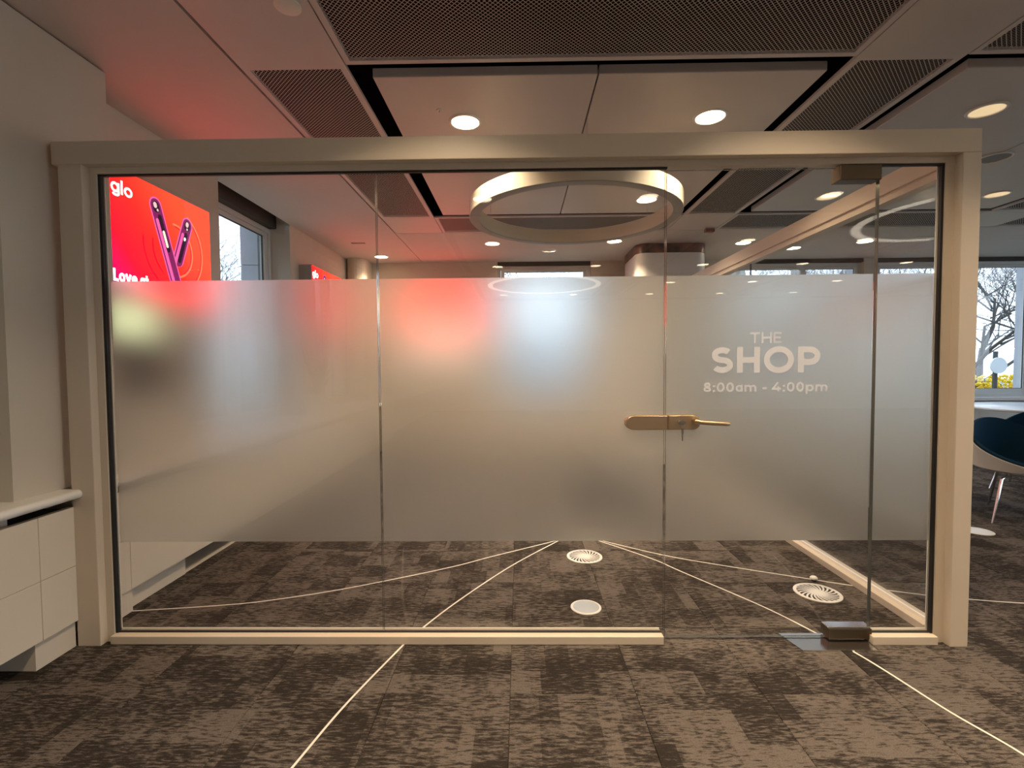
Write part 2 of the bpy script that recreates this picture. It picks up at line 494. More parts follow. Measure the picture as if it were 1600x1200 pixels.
# glyphs: (advance, [(points, closed)]) in units of the cap height; s is half the stroke
def glyph(ch, s):
    X = 0.74                                     # x-height
    if ch == 'T': return 0.80, [([(0, 1 - s), (0.80, 1 - s)], 0), ([(0.40, 1 - s), (0.40, 0)], 0)]
    if ch == 'H': return 0.84, [([(s, 0), (s, 1)], 0), ([(0.84 - s, 0), (0.84 - s, 1)], 0), ([(s, .5), (.84 - s, .5)], 0)]
    if ch == 'E': return 0.66, [([(s, 0), (s, 1)], 0)] + [([(s, y), (x, y)], 0) for y, x in ((s, .66), (.5, .60), (1 - s, .65))]
    if ch == 'L': return 0.62, [([(s, 1), (s, s), (0.62, s)], 0)]
    if ch == 'O': return 1.10, [(ell(.55, .5, .55 - s, .52 - s), 1)]
    if ch == 'P': return 0.82, [([(s, 0), (s, 1)], 0), ([(s, 1 - s), (.42, 1 - s)] + ell(.44, .645, .38 - s, .355 - s, 90, -90, 14) + [(s, .29 + s)], 0)]
    if ch == 'S':
        w = 0.80
        q = (.5 - s) / 2
        return w, [(ell(.40, .5 + q, .385 - s, q, 35, 270, 18) + ell(.40, .5 - q, .40 - s, q, 90, -150, 18)[1:], 0)]
    if ch == '8': return 0.70, [(ell(.35, .275, .35 - s, .275 - s * .9), 1), (ell(.35, .755, .31 - s, .255 - s * .9), 1)]
    if ch == '0': return 0.72, [(ell(.36, .5, .36 - s, .52 - s), 1)]
    if ch == '4': return 0.80, [([(.50, 1), (.06, .26 + s * .3), (.80, .26 + s * .3)], 0), ([(.56, .55), (.56, 0)], 0)]
    if ch == ':': return 0.24, [([(.12 - s, s), (.12 + s, s)], 0), ([(.12 - s, .62), (.12 + s, .62)], 0)]
    if ch == '-': return 0.40, [([(0, .36), (.40, .36)], 0)]
    if ch == ' ': return 0.24, []
    if ch == 'a': return 0.66, [(ell(.33, X / 2, .33 - s, X / 2 - s), 1), ([(.66 - s, 0), (.66 - s, X)], 0)]
    if ch == 'o': return 0.74, [(ell(.37, X / 2, .37 - s, X / 2 - s), 1)]
    if ch == 'e': return 0.72, [([(s, X / 2), (.72 - s, X / 2)] + ell(.36, X / 2, .36 - s, X / 2 - s, 8, 318, 24), 0)]
    if ch == 'p': return 0.74, [([(s, -.28), (s, X)], 0), (ell(.39, X / 2, .35 - s, X / 2 - s), 1)]
    if ch == 'g': return 0.74, [(ell(.35, X / 2, .35 - s, X / 2 - s), 1), ([(.74 - s, X), (.74 - s, .02)] + ell(.39, -.02, .35 - s, .24 - s, 0, -155, 14), 0)]
    if ch == 'l': return 2 * s, [([(s, 0), (s, 1.04)], 0)]
    if ch == 'm': return 1.12, [([(s, 0), (s, X)], 0),
                               ([(s, .40)] + ell(.335, X - .30, .335 - s, .30 - s, 180, 0, 12) + [(.67 - s, 0)], 0),
                               ([(.67 - s, .40)] + ell(.785, X - .30, .335 - s, .30 - s, 180, 0, 12) + [(1.12 - s, 0)], 0)]
    if ch == 'v': return 0.72, [([(s * .6, X), (.36, s), (.72 - s * .6, X)], 0)]
    if ch == 't': return 0.46, [([(.18, .96), (.18, .18)] + ell(.18 + .16, .20, .16, .20 - s, 180, 290, 8), 0), ([(0, X - s), (.42, X - s)], 0)]
    return 0.4, []

def lettering(bm, text, x0, width, z0, cap, stroke, fn, d0, d1, gap=0.13):
    """monoline letters fitted to a width"""
    s = stroke / 2
    parts, x = [], 0.0
    for i, ch in enumerate(text):
        adv, pl = glyph(ch, s)
        parts.append((x, pl)); x += adv + gap
    x -= gap
    kx = width / x
    cnt = 0
    for px, pl in parts:
        for pts, closed in pl:
            q = [(x0 + (px + u) * kx, z0 + v * cap) for u, v in pts]
            cnt += 1
            e = 0.000035 * (cnt % 13)                  # crossing strokes never share a plane
            ribbon(bm, q, stroke * cap, fn, d0 - e, d1 + e, bool(closed))
    return bm

# ------------------------------------------------------------------ the setting
ZC = 2.845            # ceiling
YB = 7.44             # far wall, room face
XL = -2.48            # left wall, room face
XR = 11.6
YR = -9.4
floor = obj('floor', bx(XL - 0.3, XR + 0.2, YR - 0.2, YB + 0.2, -0.2, -0.008), floor_m, kind='structure')
tile_bm = bx(-0.2493, 0.2493, -0.2493, 0.2493, -0.008, 0.0)
# the pile rounds over along the seams
bmesh.ops.bevel(tile_bm, geom=[e for e in tile_bm.edges if all(abs(v.co.z) < 1e-6 for v in e.verts)], offset=0.002, segments=1, affect='EDGES')
tile0 = obj('carpet_tile', tile_bm, carpet_m, floor)
tile_me = tile0.data
tile_c = -0.004
first = True
fl = wloc(floor)
near = []
for j in range(-1, 12):
    for i in range(-5, 17):
        x = -0.045 + 0.25 + 0.5 * i; y = 1.915 + 0.25 + 0.5 * j
        if x - 0.25 < -2.35 or x > 0.95 * (y + 0.9) + 0.6 or y > YB - 0.2: continue
        near.append((x, y))
for (x, y) in near:
    if first:
        o = tile0; first = False
    else:
        o = bpy.data.objects.new('carpet_tile', tile_me); C.objects.link(o); o.parent = floor
    o.location = Vector((x, y, tile_c)) - fl
# the rest of the carpet, behind the camera and far to the right
rest = B()
used = {(round(x, 3), round(y, 3)) for x, y in near}
for j in range(-23, 12):
    for i in range(-5, 24):
        x = -0.045 + 0.25 + 0.5 * i; y = 1.915 + 0.25 + 0.5 * j
        if (round(x, 3), round(y, 3)) in used or x > XR: continue
        x0, x1, y0, y1 = max(x - .2493, XL), min(x + .2493, XR), y - .2493, min(y + .2493, YB)
        if x1 - x0 < 0.01 or y1 - y0 < 0.01: continue
        box(rest, x0, x1, y0, y1, -0.008, 0.0)
obj('carpet_remainder', rest, carpet_m, floor, kind='stuff')

# ---- walls
wl = B()
box(wl, -2.98, -2.39, 2.59, 3.95, 0, ZC)                        # pier that carries the big sign
box(wl, -2.98, XL, 5.37, YB + 0.3, -0.3, 3.1)                      # far stretch
box(wl, -2.98, XL, 3.95, 5.37, 0, 0.69)                         # below the window
box(wl, -2.98, -2.14, 2.03, 2.59, 0.745, ZC - 0.008)              # boxed pier by the partition
box(wl, -2.98, -2.30, 2.03, 2.59, 0, 0.69)
box(wl, -2.98, XL, 0.95, 2.03, 0, ZC)
box(wl, -2.98, XL, -0.95, 0.95, 0, 0.69)
box(wl, -2.98, XL, -1.35, -0.95, 0, ZC)
box(wl, -2.98, XL, -3.25, -1.35, 0, 0.69)
box(wl, -2.98, XL, YR, -3.25, 0, ZC)
obj('wall_left', wl, wall_m, kind='structure')
wb = B()
OPN = [(-0.32, 1.08), (3.30, 5.12), (5.30, 7.66), (8.0, 10.4)]
xs = [XL] + [v for o_ in OPN for v in o_] + [XR]
for a, c in zip(xs[0::2], xs[1::2]):
    box(wb, a, c, YB, YB + 0.16, 0, 3.1)
for a, c in OPN:
    box(wb, a, c, YB, YB + 0.16, 0, 0.72)
# rounded pipe boxing in the left corner
pts = [(-2.48, 7.44), (-2.48, 7.17)] + [(-2.34 + 0.14 * math.cos(t_), 7.17 + 0.14 * math.sin(t_) + 0.0) for t_ in [PI - i * PI / 10 for i in range(1, 10)]]
pts = [(XL, YB), (XL, 7.18)] + ell(-2.34, 7.18, 0.14, 0.14, 180, 360, 12)[1:] + [(-2.20, YB)]
prism(wb, pts, lambda u, v, d: (u, v, d), 0.0, ZC)
obj('wall_back', wb, wall_m, kind='structure')
wr = B()
for a, c in ((YR, -6.5), (-3.9, -3.2), (-0.6, 0.1), (2.7, 3.4), (6.0, YB)):
    box(wr, XR, XR + 0.2, a, c, 0, 3.1)
for a, c in ((-6.5, -3.9), (-3.2, -0.6), (0.1, 2.7), (3.4, 6.0)):
    box(wr, XR, XR + 0.2, a, c, 0, 0.75)
obj('wall_right', wr, wall_m, kind='structure')
obj('wall_rear', bx(-2.98, XR + 0.2, YR - 0.2, YR, 0, 3.1), wall_m, kind='structure')

# outer stone leaf seen through the windows, block by block
so = B()
def stone_jamb_x(x0, x1, y0, y1):
    z = -0.3
    while z < 3.4:
        box(so, x0, x1, y0, y1, z + 0.004, z + 0.446, bev=0.0); z += 0.45
    box(so, x0 + .006, x1 - .006, y0 + .006, y1 - .006, -.3, 3.4)
for a, c in ((-3.0, -0.60), (1.34, 3.08), (5.16, 5.26), (7.80, 7.95), (10.5, 11.9)):
    stone_jamb_x(a, c, YB + 0.20, YB + 0.46)
def stone_jamb_y(y0, y1):
    z = -0.3
    while z < 3.4:
        box(so, -3.30, -2.985, y0, y1, z + 0.004, z + 0.446); z += 0.45
    box(so, -3.294, -2.991, y0 + .006, y1 - .006, -.3, 3.4)
z = -0.3
while z < 3.4:
    box(so, -2.985, -2.80, 5.30, 5.368, z + 0.004, z + 0.446); z += 0.45
for a, c in ((2.0, 3.80),):
    stone_jamb_y(a, c)
obj('trim_1', so, stone_m, kind='structure')

# ---- sill along the left wall
sl = B()
def sill_run(y0, y1):
    prof = [(-2.72, 0.705), (-2.055, 0.705)] + ell(-2.055, 0.725, 0.020, 0.020, -90, 90, 8)[1:] + [(-2.72, 0.745)]
    prism(sl, prof, lambda u, v, d: (u, d, v), y0, y1)
sill_run(-9.3, 2.245)
sill_run(2.36, YB - 0.01)
obj('trim_2', sl, trim_m, kind='structure', smooth=True)
sb = B()
for a, c in OPN:
    box(sb, a - 0.06, c + 0.06, YB - 0.10, YB + 0.10, 0.725, 0.775, bev=0.008)
obj('trim_3', sb, trim_m, kind='structure')

# ---- ceiling
ceiling = obj('ceiling', bx(-2.98, XR + 0.2, YR - 0.2, YB + 0.5, 3.12, 3.2), void_m, kind='structure')
def cpanel(x0, x1, y0, y1, m=panel_m, name='ceiling_panel', z=ZC, th=0.02):
    return obj(name, bx(x0, x1, y0, y1, z, z + th), m, ceiling)
PX, PY = 3.135, 3.165
SX0, SW = -1.427, 0.551                # first strip, strip width
cpanel(XL - 0.0, SX0 - 0.012, YR, YB, ceil_m)                 # plain soffit along the left wall
cpanel(-2.70, XL - 0.0, 5.37, YB, ceil_m) if False else None
cpanel(SX0 - 0.004, XR, 5.785, YB, ceil_m)                      # plain soffit before the far wall
def perf(x0, x1, y0, y1, mg=0.035):
    """flat metal tray: a plain margin around a perforated field"""
    f = B()
    box(f, x0, x1, y0, y0 + mg, ZC, ZC + 0.018); box(f, x0, x1, y1 - mg, y1, ZC, ZC + 0.018)
    box(f, x0, x0 + mg, y0 + mg, y1 - mg, ZC, ZC + 0.018); box(f, x1 - mg, x1, y0 + mg, y1 - mg, ZC, ZC + 0.018)
    fr = obj('grille_frame', f, panel_m, ceiling)
    g = B()
    v = [g.verts.new(p) for p in ((x0 + mg, y0 + mg, ZC + 0.004), (x1 - mg, y0 + mg, ZC + 0.004), (x1 - mg, y1 - mg, ZC + 0.004), (x0 + mg, y1 - mg, ZC + 0.004))]
    g.faces.new(v)
    obj('perforated_sheet', g, perf_m, fr)
def raft(x0, x1, y0, y1):
    bm = B()
    box(bm, x0, x1, y0, y1, ZC, ZC + 0.05, bev=0.004)
    obj('raft_panel', bm, raft_m, ceiling)
NX = 4
for k in range(0, 5):                                          # rows of modules, going backwards from the far one
    y0 = 2.565 - PY * k; y1 = y0 + 2.615                       # opening
    yc0, yc1 = y1 + 0.006, y1 + 0.55                           # cross strip beyond it
    if k == 0: yc1 = 5.775
    for i in range(NX):
        sx = SX0 + PX * i
        perf(sx + 0.004, sx + SW - 0.004, max(y0, YR), y1)                          # strip between two modules
        cpanel(sx + 0.004, sx + SW - 0.004, yc0, yc1)                               # crossing
        perf(sx + SW + 0.003, min(sx + PX - 0.003, XR), yc0, yc1, 0.03)             # cross strip grille
        if y1 - 2.5 < YR: continue
        rx0, rx1 = sx + SW + 0.105, min(sx + PX - 0.075, XR - 0.05)
        xm = rx0 + (rx1 - rx0) * 0.5
        raft(rx0, xm - 0.004, y0 + 0.115, y1 - 0.075)
        raft(xm + 0.004, rx1, y0 + 0.115, y1 - 0.075)

# ---- windows
def window_back(n, x0, x1, mull):
    w = thing('window_%d' % n, ((x0 + x1) / 2, YB + 0.10, 0.775), kind='structure')
    Y0, Y1 = YB + 0.055, YB + 0.125
    z0, z1 = 0.775, 2.79
    f = B()
    t_ = 0.05
    box(f, x0, x1, Y0, Y1, z1 - t_, z1); box(f, x0, x1, Y0, Y1, z0, z0 + t_)
    cuts = [x0] + list(mull) + [x1]
    box(f, x0, x0 + t_, Y0, Y1, z0 + t_, z1 - t_); box(f, x1 - t_, x1, Y0, Y1, z0 + t_, z1 - t_)
    for c in mull: box(f, c - 0.05, c + 0.05, Y0, Y1, z0 + t_, z1 - t_)
    obj('window_frame', f, winframe_m, w)
    for a, c in zip(cuts, cuts[1:]):
        a += 0.05; c -= 0.05
        s = B()
        box(s, a + .004, c - .004, Y0 + .01, Y1 - .012, z0 + .054, z0 + .12, ); box(s, a + .004, c - .004, Y0 + .01, Y1 - .012, z1 - .085, z1 - .054)
        box(s, a + .004, a + .05, Y0 + .01, Y1 - .012, z0 + .12, z1 - .085); box(s, c - .05, c - .004, Y0 + .01, Y1 - .012, z0 + .12, z1 - .085)
        so_ = obj('sash', s, winframe_m, w)
        g = B(); y_ = Y0 + 0.03
        for q in ((a + .05, a + .056, z0 + .12, z1 - .085), (c - .056, c - .05, z0 + .12, z1 - .085), (a + .056, c - .056, z0 + .12, z0 + .126), (a + .056, c - .056, z1 - .091, z1 - .085)):
            box(g, q[0], q[1], y_ - .004, y_ + .004, q[2], q[3])
        obj('gasket', g, gask_m, so_)
        obj('pane', bx(a + .05, c - .05, y_, y_ + .006, z0 + .12, z1 - .085), winglass_m, so_)
    bl = bx(x0 + 0.005, x1 - 0.005, YB + 0.01, YB + 0.13, 2.795, 3.0)
    obj('blind_cassette', bl, blind_m, w)
    return w
window_back(2, -0.32, 1.08, [])
window_back(3, 3.30, 5.12, [4.2])
window_back(4, 5.30, 7.66, [6.55])
window_back(5, 8.0, 10.4, [9.2])

def window_left(n, y0, y1, mull):
    w = thing('window_%d' % n, (-2.70, (y0 + y1) / 2, 0.745), kind='structure')
    X0, X1 = -2.765, -2.69
    z0, z1 = 0.75, 2.79
    t_ = 0.05
    f = B()
    box(f, X0, X1, y0, y1, z1 - t_, z1); box(f, X0, X1, y0, y1, z0, z0 + t_)
    box(f, X0, X1, y0, y0 + t_, z0 + t_, z1 - t_); box(f, X0, X1, y1 - t_, y1, z0 + t_, z1 - t_)
    for c in mull: box(f, X0, X1, c - .05, c + .05, z0 + t_, z1 - t_)
    obj('window_frame', f, winframe_m, w)
    cuts = [y0] + list(mull) + [y1]
    for a, c in zip(cuts, cuts[1:]):
        a += .05; c -= .05
        s = B()
        xa, xb = X0 + .012, X1 - .01
        box(s, xa, xb, a + .004, c - .004, z0 + .054, z0 + .11); box(s, xa, xb, a + .004, c - .004, z1 - .09, z1 - .054)
        box(s, xa, xb, a + .004, a + .06, z0 + .11, z1 - .09); box(s, xa, xb, c - .06, c - .004, z0 + .11, z1 - .09)
        so_ = obj('sash', s, winframe_m, w)
        g = B(); x_ = X1 - .035
        for q in ((a + .06, a + .068, z0 + .11, z1 - .09), (c - .075, c - .06, z0 + .11, z1 - .09), (a + .068, c - .075, z0 + .11, z0 + .118), (a + .068, c - .075, z1 - .098, z1 - .09)):
            box(g, x_ - .004, x_ + .006, q[0], q[1], q[2], q[3])
        obj('gasket', g, gask_m, so_)
        obj('pane', bx(x_ - .003, x_ + .003, a + .06, c - .06, z0 + .11, z1 - .09), winglass_m, so_)
    obj('blind_cassette', bx(-2.75, -2.62, y0 + .005, y1 - .005, 2.795, 3.05), blind_m, w)
    return w
window_left(1, 3.96, 5.365, [])
window_left(6, -0.95, 0.95, [0.0])
window_left(7, -3.25, -1.35, [-2.3])

# ------------------------------------------------------------------ glass partition
part = thing('glass_partition', (0.0, 2.29, 0.0),
             'wide cream-framed glass partition with a frosted band across its panes', 'partition')
YF, YI, YG = 2.24, 2.28, 2.305         # proud casing face, inner frame face, glass face
YK2 = 2.3195                           # back of the slim inner frame
YK = 2.36                              # back of the frame
fr = B()
box(fr, -2.115, 2.046, YF, YK, 2.232, 2.335, bev=0.003)
obj('header_rail', fr, frame_m, part)
obj('post', bx(-2.087, -1.978, YF, YK, 0, 2.232, bev=0.003), frame_m, part)
obj('post', bx(1.965, 2.046, YF, YK, 0, 2.232, bev=0.003), frame_m, part)
inn = B()
box(inn, -1.978, 1.965, YI, YK2, 2.203, 2.232)
obj('inner_rail', inn, frame_m, part)
obj('inner_stile', bx(-1.978, -1.945, YI, YK2, 0, 2.203), frame_m, part)
obj('inner_stile', bx(1.925, 1.965, YI, YK2, 0, 2.203), frame_m, part)
for a, c in ((-1.945, 0.664), (1.628, 1.925)):
    br = obj('base_rail', bx(a, c, 2.255, YK2 + .004, 0, 0.038, bev=0.002), frame_m, part)
    obj('glazing_bead', bx(a + .004, c - .004, 2.3188, 2.3225, 0.038, 0.047), bead_m, br)
    obj('gasket', bx(a, c, 2.292, 2.304, 0.038, 0.043), gask_m, br)
gk = B()
box(gk, -1.945, -1.932, 2.288, 2.304, 0.038, 2.203)
box(gk, 1.914, 1.925, 2.288, 2.304, 0.038, 2.203)
box(gk, -1.932, 0.68, 2.288, 2.304, 2.195, 2.203)
box(gk, 1.64, 1.914, 2.288, 2.304, 2.195, 2.203)
obj('gasket', gk, gask_m, part)
bd = B()
box(bd, -1.945, -1.939, 2.3188, 2.3225, 0.047, 2.203); box(bd, 1.918, 1.925, 2.3188, 2.3225, 0.047, 2.203)
obj('glazing_bead', bd, bead_m, part)

def pane_bm(x0, x1, z0, z1, y0=YG, y1=YG + 0.012):
    bm = B()
    box(bm, x0, x1, y0, y1, z0, z1)
    for f in bm.faces:
        n = f.normal if f.normal.length else None
        f.normal_update()
        if abs(f.normal.y) < 0.5: f.material_index = 1
    return bm
FZ0, FZ1 = 0.470, 1.716
for a, c in ((-1.945, -0.662), (-0.656, 0.676), (1.648, 1.925)):
    p = obj('glass_pane', pane_bm(a, c, 0.038, 2.203), [glass_m, edge_m], part)
    l = a + (0.018 if a < -1.9 else 0.002); r = c - (0.002 if c < 1.9 else 0.006)
    obj('frosted_film', bx(l, r, YG + 0.0125, YG + 0.0137, FZ0, FZ1), film_m, p)
# strike plate of the lock, clamped on the fixed pane
def capsule(x0, x1, zc, h, left, right, n=10):
    r = h / 2; pts = []
    if right: pts += ell(x1 - r, zc, r, r, -90, 90, n)
    else: pts += [(x1, zc - r), (x1, zc + r)]
    if left: pts += ell(x0 + r, zc, r, r, 90, 270, n)
    else: pts += [(x0, zc + r), (x0, zc - r)]
    return pts
FX = lambda u, v, d: (u, d, v)
def lockcase(x0, x1, left, right, ya, yb):
    bm = prism(B(), capsule(x0, x1, 1.036, 0.068, left, right), FX, ya, yb)
    bmesh.ops.recalc_face_normals(bm, faces=bm.faces[:])
    es = [e for e in bm.edges if abs(e.verts[0].co.y - ya) < 1e-5 and abs(e.verts[1].co.y - ya) < 1e-5]
    bmesh.ops.bevel(bm, geom=es, offset=0.004, segments=3, affect='EDGES')
    return bm
o = obj('strike_case', lockcase(0.494, 0.687, True, False, YG - 0.022, YG + 0.034), bronze_m, part, smooth=True)
o['label'] = 'bronze rounded strike case beside the door lock'

# ------------------------------------------------------------------ glass door
door = thing('glass_door', (1.16, 2.31, 0.0),
             'frameless glass door with frosted band lettered THE SHOP and a bronze lever lock', 'door')
dp = obj('door_glass', pane_bm(0.683, 1.640, 0.012, 2.194), [glass_m, edge_m], door)
obj('frosted_film', bx(0.686, 1.637, YG + 0.0125, YG + 0.0137, FZ0, FZ1), film_m, dp)
for nm, txt, x0, wd, z0, cap, st in (('title_lettering', 'THE', 1.069, 0.145, 1.401, 0.050, 0.165),
                                     ('title_lettering', 'SHOP', 0.891, 0.503, 1.264, 0.119, 0.225),
                                     ('hours_lettering', '8:00am - 4:00pm', 0.856, 0.573, 1.176, 0.043, 0.195)):
    obj(nm, lettering(B(), txt, x0, wd, z0, cap, st, FX, YG - 0.0016, YG - 0.0008), vinyl_m, dp)
lk = obj('lock_case', lockcase(0.690, 0.838, False, True, YG - 0.022, YG + 0.034), bronze_m, door, smooth=True)
lv = B()
tube(lv, [(0.808, YG - 0.02, 1.046), (0.808, YG - 0.050, 1.046)], 0.013, 14)
pth = [(0.803, YG - 0.050, 1.046), (0.815, YG - 0.057, 1.043), (0.83, YG - 0.059, 1.040), (0.87, YG - 0.059, 1.037), (0.945, YG - 0.059, 1.033), (0.955, YG - 0.059, 1.0325)]
tube(lv, pth, [0.010, 0.011, 0.0105, 0.0105, 0.0105, 0.007], 14)
obj('lever_handle', lv, bronze_m, door, smooth=True)
cy = B()
for yy in (YG - 0.031, YG - 0.022):
    pass
prism(cy, ell(0.738, 1.040, 0.011, 0.011, 0, 360, 18), FX, YG - 0.032, YG - 0.021)
obj('lock_cylinder', cy, steel_m, lk, smooth=True)
ky = B()
prism(ky, ell(0.738, 1.040, 0.0035, 0.0085, 0, 360, 12), FX, YG - 0.050, YG - 0.032)
prism(ky, ell(0.738, 1.040, 0.017, 0.010, 0, 360, 18), FX, YG - 0.066, YG - 0.048)
obj('key', ky, steel_m, lk, smooth=True)
k2 = B()
tube(k2, [(0.742 + 0.009 * math.cos(a), YG - 0.057, 1.022 + 0.012 * math.sin(a)) for a in [i * PI / 8 for i in range(17)]], 0.0012, 6, False)
prism(k2, [(0.736, 1.012), (0.748, 1.012), (0.7465, 0.990), (0.7445, 0.988), (0.7445, 0.956), (0.740, 0.956), (0.7385, 0.990)], FX, YG - 0.058, YG - 0.0555)
obj('spare_key', k2, steel_m, lk)
for nm, z0, z1, x0 in (('top_patch', 2.132, 2.200, 1.453), ('bottom_patch', 0.012, 0.062, 1.440)):
    pf = obj(nm, bx(x0, 1.640, YG - 0.026, YG + 0.040, z0, z1, bev=0.003), darkbronze_m, door)
    pf['label'] = 'dark bronze hinge patch on the door corner'
obj('pivot_cap', bx(1.440, 1.640, YG - 0.018, YG + 0.034, 0.062, 0.068, bev=0.002), steel_m, door)
# closer plate let into the floor
pl = B()
prism(pl, [(1.275, 2.200), (1.610, 2.200), (1.610, 2.250), (1.263, 2.250)], lambda u, v, d: (u, v, d), 0.0, 0.008)
prism(pl, [(1.262, 2.252), (1.610, 2.252), (1.610, 2.345), (1.240, 2.345)], lambda u, v, d: (u, v, d), 0.0, 0.007)
tag(obj('floor_closer_plate', pl, steel_m), 'polished steel closer plate on the carpet under the glass door corner', 'plate')

# ------------------------------------------------------------------ side screen running back from the right post
side = thing('glass_side_screen', (2.0, 4.3, 0.0),
             'cream-framed glass side screen running back from the right-hand partition post', 'partition')
SY0, SY1 = 2.365, 6.385
obj('header_rail', bx(1.955, 2.046, SY0, SY1, 2.205, 2.300, bev=0.003), frame_m, side)
obj('inner_rail', bx(1.968, 2.034, SY0, SY1, 2.165, 2.205), frame_m, side)
br = obj('base_rail', bx(1.945, 2.046, SY0, SY1, 0, 0.038, bev=0.002), frame_m, side)
obj('glazing_bead', bx(1.985, 1.995, SY0 + .004, SY1 - .004, 0.038, 0.052), bead_m, br)
obj('gasket', bx(1.999, 2.004, SY0, SY1, 0.038, 0.044), gask_m, br)
for a, c in ((SY0, 4.33), (4.336, SY1)):
    bm = B(); box(bm, 2.004, 2.016, a, c, 0.038, 2.205)
    for f in bm.faces:
        f.normal_update()
        if abs(f.normal.x) < 0.5: f.material_index = 1
    p = obj('glass_pane', bm, [glass_m, edge_m], side)
    obj('frosted_film', bx(2.0165, 2.0177, a + 0.003, c - 0.003, FZ0, FZ1), film_m, p)

# ------------------------------------------------------------------ radiator casing along the left wall
cas = thing('radiator_casing', (-2.15, 0.6, 0.0), 'cream panelled radiator casing below the sill in front of the partition', 'casing')
cas2 = thing('radiator_casing', (-2.15, 4.5, 0.0), 'cream panelled radiator casing behind the partition glass', 'casing')
def casing_panels(root, ys, zj=0.386):
    for a, c in zip(ys, ys[1:]):
        obj('casing_panel', bx(-2.105, -2.08, a + .0012, c - .0012, zj + .001, 0.663, bev=0.0008), case_m, root)
        obj('casing_panel', bx(-2.105, -2.08, a + .0012, c - .0012, 0.125, zj - .001, bev=0.0008), case_m, root)
casing_panels(cas, [-3.4, -2.0, -0.6, 0.75, 2.07, 2.243])
casing_panels(cas2, [2.355, 2.56, 4.0, 5.4, 6.8, 7.03], 0.40)
obj('plinth', bx(-2.30, -2.098, 2.05, 2.243, 0, 0.124), case_m, cas)
obj('plinth', bx(-2.30, -2.27, -3.4, 2.048, 0, 0.124), case_m, cas)
obj('backing_board', bx(-2.29, -2.14, -3.4, 2.0, 0.125, 0.685), case_m, cas)
obj('plinth', bx(-2.30, -2.090, 2.355, 2.575, 0, 0.124), case_m, cas2)
obj('plinth', bx(-2.30, -2.128, 2.577, 3.05, 0, 0.124), case_m, cas2)
obj('plinth', bx(-2.30, -2.27, 3.052, 7.03, 0, 0.124), blind_m, cas2)
sk = obj('skirting', bx(-2.268, -2.135, 3.052, 7.03, 0.0, 0.012), case_m, cas2)
obj('backing_board', bx(-2.29, -2.14, 2.355, 7.03, 0.125, 0.685), case_m, cas2)
obj('backing_board', bx(-2.29, -2.14, 2.002, 2.243, 0.125, 0.655), gask_m, cas)
# casing under the far windows
casb = thing('radiator_casing', (4.0, 7.38, 0.0), 'pale radiator casing under the far windows', 'casing')
xx = -2.06
while xx < 8.0:
    obj('casing_panel', bx(xx + .002, xx + 1.098, 7.31, 7.335, 0.125, 0.665), case_m, casb)
    xx += 1.1
obj('plinth', bx(-2.06, 7.8, 7.37, 7.43, 0, 0.124), case_m, casb)

# ------------------------------------------------------------------ far column
col = thing('column', (2.0, 6.9, 0.0), 'pale round-cornered column with a brown band under the ceiling behind the partition', 'column')
def rrect(x0, x1, y0, y1, r, n=10):
    return ell(x1 - r, y0 + r, r, r, -90, 0, n) + ell(x1 - r, y1 - r, r, r, 0, 90, n) + ell(x0 + r, y1 - r, r, r, 90, 180, n) + ell(x0 + r, y0 + r, r, r, 180, 270, n)
UP = lambda u, v, d: (u, v, d)
obj('shaft', prism(B(), rrect(1.52, 2.42, 6.39, 7.25, 0.14, 12), UP, 0.0, 2.727), trim_m, col, smooth=True)
obj('band', prism(B(), rrect(1.515, 2.425, 6.385, 7.255, 0.145, 12), UP, 2.729, ZC - 0.002), band_m, col, smooth=True)

